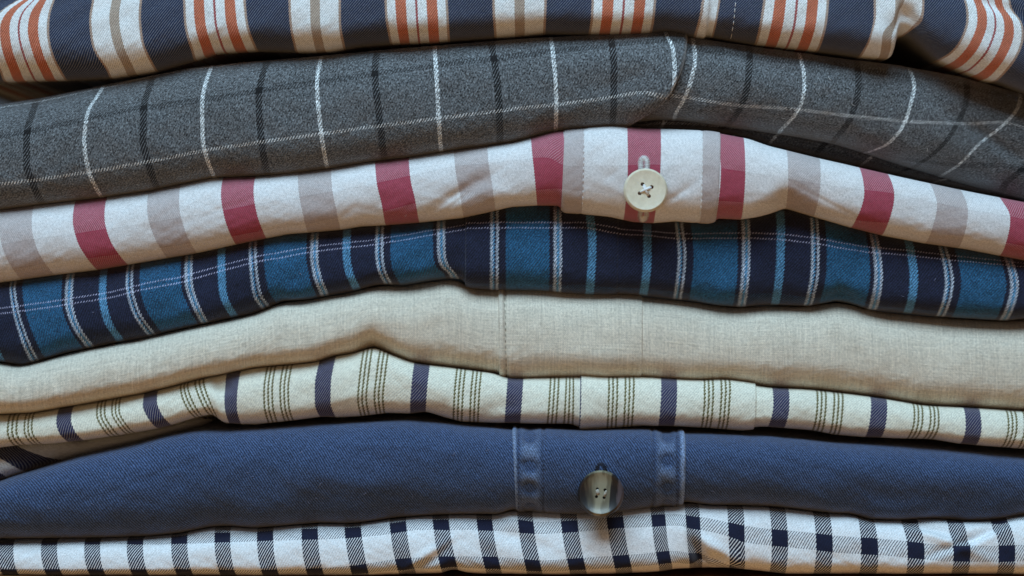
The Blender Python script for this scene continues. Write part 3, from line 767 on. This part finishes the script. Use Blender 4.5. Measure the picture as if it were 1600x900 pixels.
def w7(px, t, dl, dr):
    v = 0.75*np.exp(-((dl-2.5)/3.2)**2) + 0.8*np.exp(-((dr-4.5)/4.0)**2)
    band1 = np.exp(-((px-828)/14)**4); band2 = np.exp(-((px-1038)/14)**4)
    v = v + 0.50*band1*(1-1.9*pk1(px, t)) + 0.42*band2*(1-1.9*pk2(px, t))
    for g in (809, 849, 1018, 1056): v = v - 0.3*np.exp(-((px-g)/2.2)**2)
    return np.clip(v, 0, 1)*0.95
panel('placket', c7, m_nvy, r7, lambda t: 800 + 6*t, lambda t: 1069 - 2*t, 0.62, step=1.3, edge=4.0, hfun=h7, wear=w7, rows=90)

for g_ in (810, 848, 1019, 1055):
    stitches('stitching', c7, r7, th_seam, lambda t, g=g_: g + 0*t, 0.42, length=4.2, gap=2.6, r=0.00009, t0=0.05)
# ------------------------------------------------------------ 8 gingham shirt
G = 68.0
u8 = []
mids = [15,83,150,216,285,352,418,488,557,628,694,763,825,893,965,1032,1080,1148,1215,1284,1354,1426,1497,1567]
for i, x in enumerate(mids):
    dt = -3 if x < 500 else (-6 if x < 1010 else (-4 if x < 1060 else (-2 if x < 1400 else -8)))
    db = 7 if x < 600 else (10 if x < 1040 else (4 if x < 1100 else (-3 if x < 1300 else -1)))
    if x == 1080: dt, db = -2, 4
    if x == 1148: dt, db = 0, 2
    if x in (1426, 1497): dt = -6
    T_, B_ = float(cT8(x)), float(cB8(x))
    u8.append((i*G, [(x+dt, T_+3), (x, (T_+B_)/2), (x+db, B_-2)]))
v8 = [(0, [(0,846),(230,843),(281,840),(332,836),(400,835),(430,833),(520,831),(590,827),(650,818),(720,817),(790,818),(840,823),(910,819),(980,813),(1050,810),(1110,819),(1170,831),(1240,838),(1310,846),(1380,850),(1470,860),(1540,861),(1600,859)]),
      (67, [(0,893),(300,893),(400,894),(500,892),(560,889),(620,880),(700,876),(780,877),(850,882),(930,877),(1000,873),(1050,866),(1075,870),(1110,878),(1170,892),(1300,905),(1600,915)])]
r8 = shirt('white gingham shirt with navy checks at the bottom, resting on the wooden table', 897)
c8 = Cloth(cT8, cB8, const(7.5), base(curve([(0, 9.5), (600, 6.8), (1100, 6.8), (1600, 8.2)], 40)), Mt=between(cB7, cT8, 1), Mb=shift(cB8, 1), tm=0.72, noise=0.3, seed=83, ulines=u8, vlines=v8,
           bumps=[(665, 0.66, 30, 5, 0.8, -30), (668, 0.78, 28, 5, -1.0, -30), (1090, 0.80, 7, 30, -3.4, -18), (1108, 0.62, 28, 6, 1.3, 30), (1122, 0.93, 16, 7, 1.2, 0), (1068, 0.5, 10, 28, 0.7, -10),
                  (1118, 0.88, 16, 10, -1.6, 0), (1440, 0.22, 60, 5, 1.2, 20), (1430, 0.05, 50, 8, -2.2, 12), (1520, 0.26, 50, 5, -2.0, -24), (1505, 0.45, 60, 6, 0.7, -20),
                  (800, 0.35, 30, 8, -0.8, 20), (300, 0.15, 50, 8, -0.5, 0), (350, 0.12, 30, 7, -0.8, -10), (860, 0.8, 60, 12, 0.4, 0)])
c8.vclamp = True
body('body', c8, m_ging, r8, rows=60)

# ------------------------------------------------------------ buttons
def button_mat(kind):
    m = bpy.data.materials.new(kind); m.use_nodes = True
    t = NT(m); tc = t.n('ShaderNodeTexCoord')
    bs = t.n('ShaderNodeBsdfPrincipled'); out = t.n('ShaderNodeOutputMaterial')
    if kind == 'cream_plastic':
        nz = t.noise(tc.outputs['Object'], 900, 3, 0.6)
        c = t.ramp(nz, [(0.3, lin((214, 204, 180))), (0.7, lin((230, 221, 198)))], 'LINEAR')
        bs.inputs['Roughness'].default_value = 0.42
        bs.inputs['Subsurface Weight'].default_value = 0.15; bs.inputs['Subsurface Radius'].default_value = (0.001, 0.0008, 0.0005)
        bs.inputs['Subsurface Scale'].default_value = 0.5
    else:
        mp = t.n('ShaderNodeMapping'); mp.inputs['Scale'].default_value = (1.0, 0.16, 1.0); mp.inputs['Rotation'].default_value = (0, 0, R(8))
        t.l(tc.outputs['Object'], mp.inputs[0])
        nz = t.noise(mp.outputs[0], 330, 3, 0.5)
        sp = t.n('ShaderNodeSeparateXYZ'); t.l(mp.outputs[0], sp.inputs[0])
        x = t.math('MULTIPLY_ADD', t.math('SUBTRACT', nz, 0.5), 0.9, t.math('MULTIPLY_ADD', sp.outputs[0], 85.0, 0.5))
        dk = lin((30, 25, 24)); md = lin((84, 78, 62)); lt = lin((140, 134, 112)); rm = lin((80, 68, 70))
        c = t.ramp(x, [(0.0, dk), (0.13, dk), (0.22, md), (0.36, lt), (0.50, lt), (0.55, lin((104, 98, 80))), (0.66, lin((112, 106, 86))), (0.72, dk), (0.90, dk), (0.97, rm)], 'LINEAR')
        bs.inputs['Roughness'].default_value = 0.40; bs.inputs['Coat Weight'].default_value = 0.12; bs.inputs['Coat Roughness'].default_value = 0.1
    t.l(c, bs.inputs['Base Color']); t.l(bs.outputs[0], out.inputs[0])
    return m

def make_button(parent, center, normal, rad, mat, hole_r, hole_d, rot, dish=0.0004, thick=0.0017, rim=0.82):
    # lathe profile (r, z): z is towards the viewer
    prof = [(0, -thick*0.5), (rad*0.75, -thick*0.5), (rad*0.93, -thick*0.35), (rad, 0.0), (rad*0.97, thick*0.32), (rad*0.90, thick*0.5), (rad*rim, thick*0.46),
            (rad*(rim-0.10), thick*0.5-dish*0.7), (rad*0.45, thick*0.5-dish), (0, thick*0.5-dish)]
    bm = bmesh.new(); seg = 64; rings = []
    for r_, z in prof:
        if r_ == 0: rings.append([bm.verts.new((0, 0, z))])
        else: rings.append([bm.verts.new((r_*math.cos(k*6.28318/seg), r_*math.sin(k*6.28318/seg), z)) for k in range(seg)])
    for a, b in zip(rings[:-1], rings[1:]):
        for k in range(seg):
            k2 = (k+1) % seg
            if len(a) == 1: bm.faces.new((a[0], b[k2], b[k]))
            elif len(b) == 1: bm.faces.new((a[k], a[k2], b[0]))
            else: bm.faces.new((a[k], a[k2], b[k2], b[k]))
    bmesh.ops.recalc_face_normals(bm, faces=bm.faces[:])
    me = bpy.data.meshes.new('button'); bm.to_mesh(me); bm.free()
    o = bpy.data.objects.new('button', me); COL.objects.link(o)
    cb = bmesh.new()
    for k in range(4):
        a = rot + k*math.pi/2
        bmesh.ops.create_cone(cb, cap_ends=True, segments=18, radius1=hole_r, radius2=hole_r, depth=thick*4,
                              matrix=Matrix.Translation((hole_d*math.cos(a), hole_d*math.sin(a), 0)))
    cm = bpy.data.meshes.new('hole_cutter'); cb.to_mesh(cm); cb.free()
    co = bpy.data.objects.new('hole_cutter', cm); COL.objects.link(co)
    md = o.modifiers.new('holes', 'BOOLEAN'); md.operation = 'DIFFERENCE'; md.object = co; md.solver = 'EXACT'
    bpy.context.view_layer.update()
    dg = bpy.context.evaluated_depsgraph_get()
    nm = bpy.data.meshes.new_from_object(o.evaluated_get(dg))
    o.modifiers.clear(); o.data = nm; nm.name = 'button'
    bpy.data.objects.remove(co, do_unlink=True); bpy.data.meshes.remove(cm)
    nm.materials.clear(); nm.materials.append(mat)
    for p in nm.polygons: p.use_smooth = True
    try: nm.set_sharp_from_angle(angle=R(35))
    except Exception: pass
    n = Vector(normal).normalized()
    xa_ = Vector((1, 0, 0)); xa_ = (xa_ - n*xa_.dot(n)).normalized(); ya = n.cross(xa_)
    Mw = Matrix((( xa_.x, ya.x, n.x, center[0]), (xa_.y, ya.y, n.y, center[1]), (xa_.z, ya.z, n.z, center[2]), (0, 0, 0, 1)))
    o.parent = parent
    o.matrix_parent_inverse = Matrix.Translation(-Vector(parent.location))
    o.matrix_basis = Mw
    return o, Mw
def button_thread(btn, mat, pairs, r, z, arch):
    bm = bmesh.new(); rr = random.Random(5)
    for (a, b) in pairs:
        for k in range(3):
            off = Vector((rr.uniform(-1, 1), rr.uniform(-1, 1), 0))*r*0.8
            A = Vector((a[0], a[1], z-0.0010)); B_ = Vector((b[0], b[1], z-0.0010))
            pts = [A+off*0.4, A+off+Vector((0, 0, 0.0010+arch*0.5)), (A+B_)/2+off+Vector((0, 0, 0.0010+arch+rr.uniform(0, r))), B_+off+Vector((0, 0, 0.0010+arch*0.5)), B_+off*0.4]
            tube(bm, pts, r)
    bmesh.ops.recalc_face_normals(bm, faces=bm.faces[:])
    me = bpy.data.meshes.new('sewing_thread'); bm.to_mesh(me); bm.free(); me.materials.append(mat)
    o = bpy.data.objects.new('sewing_thread', me); COL.objects.link(o); o.parent = btn

def buttonhole(parent, cl, mat, px, y0, y1, w, h, n=46, slot=None):
    """satin stitches laid round a slot"""
    bm = bmesh.new(); rr = random.Random(9)
    hw = w/2; iw = hw*0.04
    ys = np.linspace(y0+hw*0.6, y1-hw*0.6, n)
    def P(x, y, hh):
        p, nn, _, _ = surf_point(cl, x, y, h); return p + nn*hh*1e-3
    for y in ys:
        for s in (-1, 1):
            tube(bm, [P(px+s*iw, y, -0.05), P(px+s*(iw+hw)*0.5, y+0.3, 0.28), P(px+s*hw + rr.uniform(-.6, .6), y+rr.uniform(-.4, .4), -0.05)], 0.00011, 5)
    for yc, sg in ((y0+hw*0.6, -1), (y1-hw*0.6, 1)):     # end bars
        for a in np.linspace(0, math.pi, 13):
            ca, sa = math.cos(a), math.sin(a)
            tube(bm, [P(px+ca*iw, yc+sg*sa*iw, -0.05), P(px+ca*hw*0.65, yc+sg*sa*hw*0.7, 0.30), P(px+ca*hw, yc+sg*sa*hw, -0.05)], 0.00012, 5)
    return link_bm('buttonhole', bm, mat, parent)

m_cream_btn = button_mat('cream_plastic'); m_tort = button_mat('grey_tortoiseshell')
p, n, _, _ = surf_point(c3, 1007, 298, 0.55)
nb = Vector((0.02, -1, 0.10)).normalized()
buttonhole(r3, c3, th_white, 1004, 249, 343, 18.5, 0.27, n=70)
ctr = Vector(((1008-800)*S*0.998, p.y - 0.0014, ZC + (450-298)*S*0.998))
b3, M3 = make_button(r3, ctr, nb, 34.5*S, m_cream_btn, 3.1*S, 10.5*S, R(28), dish=0.00025)
hd = 9.5*S; hp = [(hd*math.cos(R(28)+k*math.pi/2), hd*math.sin(R(28)+k*math.pi/2)) for k in range(4)]
hp = [(x*0.72, y*0.72) for x, y in hp]
button_thread(b3, th_white, [(hp[0], hp[2]), (hp[1], hp[3])], 0.00034, 0.0004, 0.0003)

p, n, _, _ = surf_point(c7, 937, 772, 0.6)
buttonhole(r7, c7, th_dark, 937, 722, 792, 22, 0.6, n=60)
nb = Vector((-0.10, -1, 0.14)).normalized()
ctr = Vector(((938-800)*S*1.0, p.y - 0.0036, ZC + (450-769)*S))
b7, M7 = make_button(r7, ctr, nb, 36*S, m_tort, 2.4*S, 8.5*S, R(38), dish=0.0006, thick=0.0022, rim=0.84)
hp = [(hd*math.cos(R(38)+k*math.pi/2), hd*math.sin(R(38)+k*math.pi/2)) for k in range(4)]
button_thread(b7, th_grey, [((hp[1][0]*.9, hp[1][1]*.6), (hp[2][0]*.5, hp[2][1]*.3)), ((hp[0][0]*1.1, hp[0][1]*.4), (hp[3][0]*.9, hp[3][1]*.4))], 0.00026, 0.0002, 0.0004)

def lint(parent, cl, mat, n, seed, x0, x1):
    bm = bmesh.new(); rr = random.Random(seed)
    for k in range(n):
        x = rr.uniform(x0, x1); T, B = float(cl.T(x)), float(cl.B(x)); y = T + (B-T)*rr.uniform(0.2, 0.85)
        a = rr.uniform(0, 6.28); L_ = rr.uniform(3, 8); b = rr.uniform(-0.8, 0.8)
        pts = []
        for i in range(5):
            u = i/4*L_; aa = a + b*i/4
            p, n_, _, _ = surf_point(cl, x+math.cos(aa)*u, y+math.sin(aa)*u, 0.06+0.08*math.sin(i/4*3.14))
            pts.append(p)
        tube(bm, pts, 0.00004, 4)
    link_bm('lint', bm, mat, parent, 'stuff')
lint(r7, c7, th_lilac, 26, 4, 20, 1580)
lint(r2, c2, th_white, 14, 8, 1110, 1580)
lint(r4, c4, th_lilac, 14, 9, 20, 1580)

def fuzz(parent, cl, mat, n, seed, tr=((0.86, 0.99), (0.02, 0.12))):
    """short stray fibres standing off the fold, mostly at its upper and lower outline"""
    bm = bmesh.new(); rr = random.Random(seed)
    for k in range(n):
        x = rr.uniform(5, 1595); T, B = float(cl.T(x)), float(cl.B(x))
        a, b = tr[k % 2]; y = T + (B-T)*rr.uniform(a, b)
        p, n_, _, _ = surf_point(cl, x, y, 0.0)
        d = (n_ + Vector((rr.uniform(-1, 1), rr.uniform(-.3, .3), rr.uniform(-.6, .6)))).normalized()
        c = Vector((rr.uniform(-1, 1), 0, rr.uniform(-1, 1)))*0.5
        L_ = rr.uniform(0.25, 0.75)*1e-3
        tube(bm, [p, p+d*L_*0.5, p+d*L_+c*L_*0.6], 0.000022, 3)
    link_bm('fuzz', bm, mat, parent, 'stuff')
m_gf = simple('grey_fuzz', lin((120, 122, 124)), 0.9); m_bf = simple('blue_fuzz', lin((70, 84, 120)), 0.9); m_wf = simple('pale_fuzz', lin((206, 200, 186)), 0.9)
fuzz(r2, c2l, m_gf, 900, 1); fuzz(r4, c4, m_bf, 450, 2); fuzz(r5, c5, m_wf, 450, 3); fuzz(r7, c7, m_bf, 500, 4); fuzz(r3, c3, m_wf, 260, 5); fuzz(r6, c6, m_wf, 220, 6)
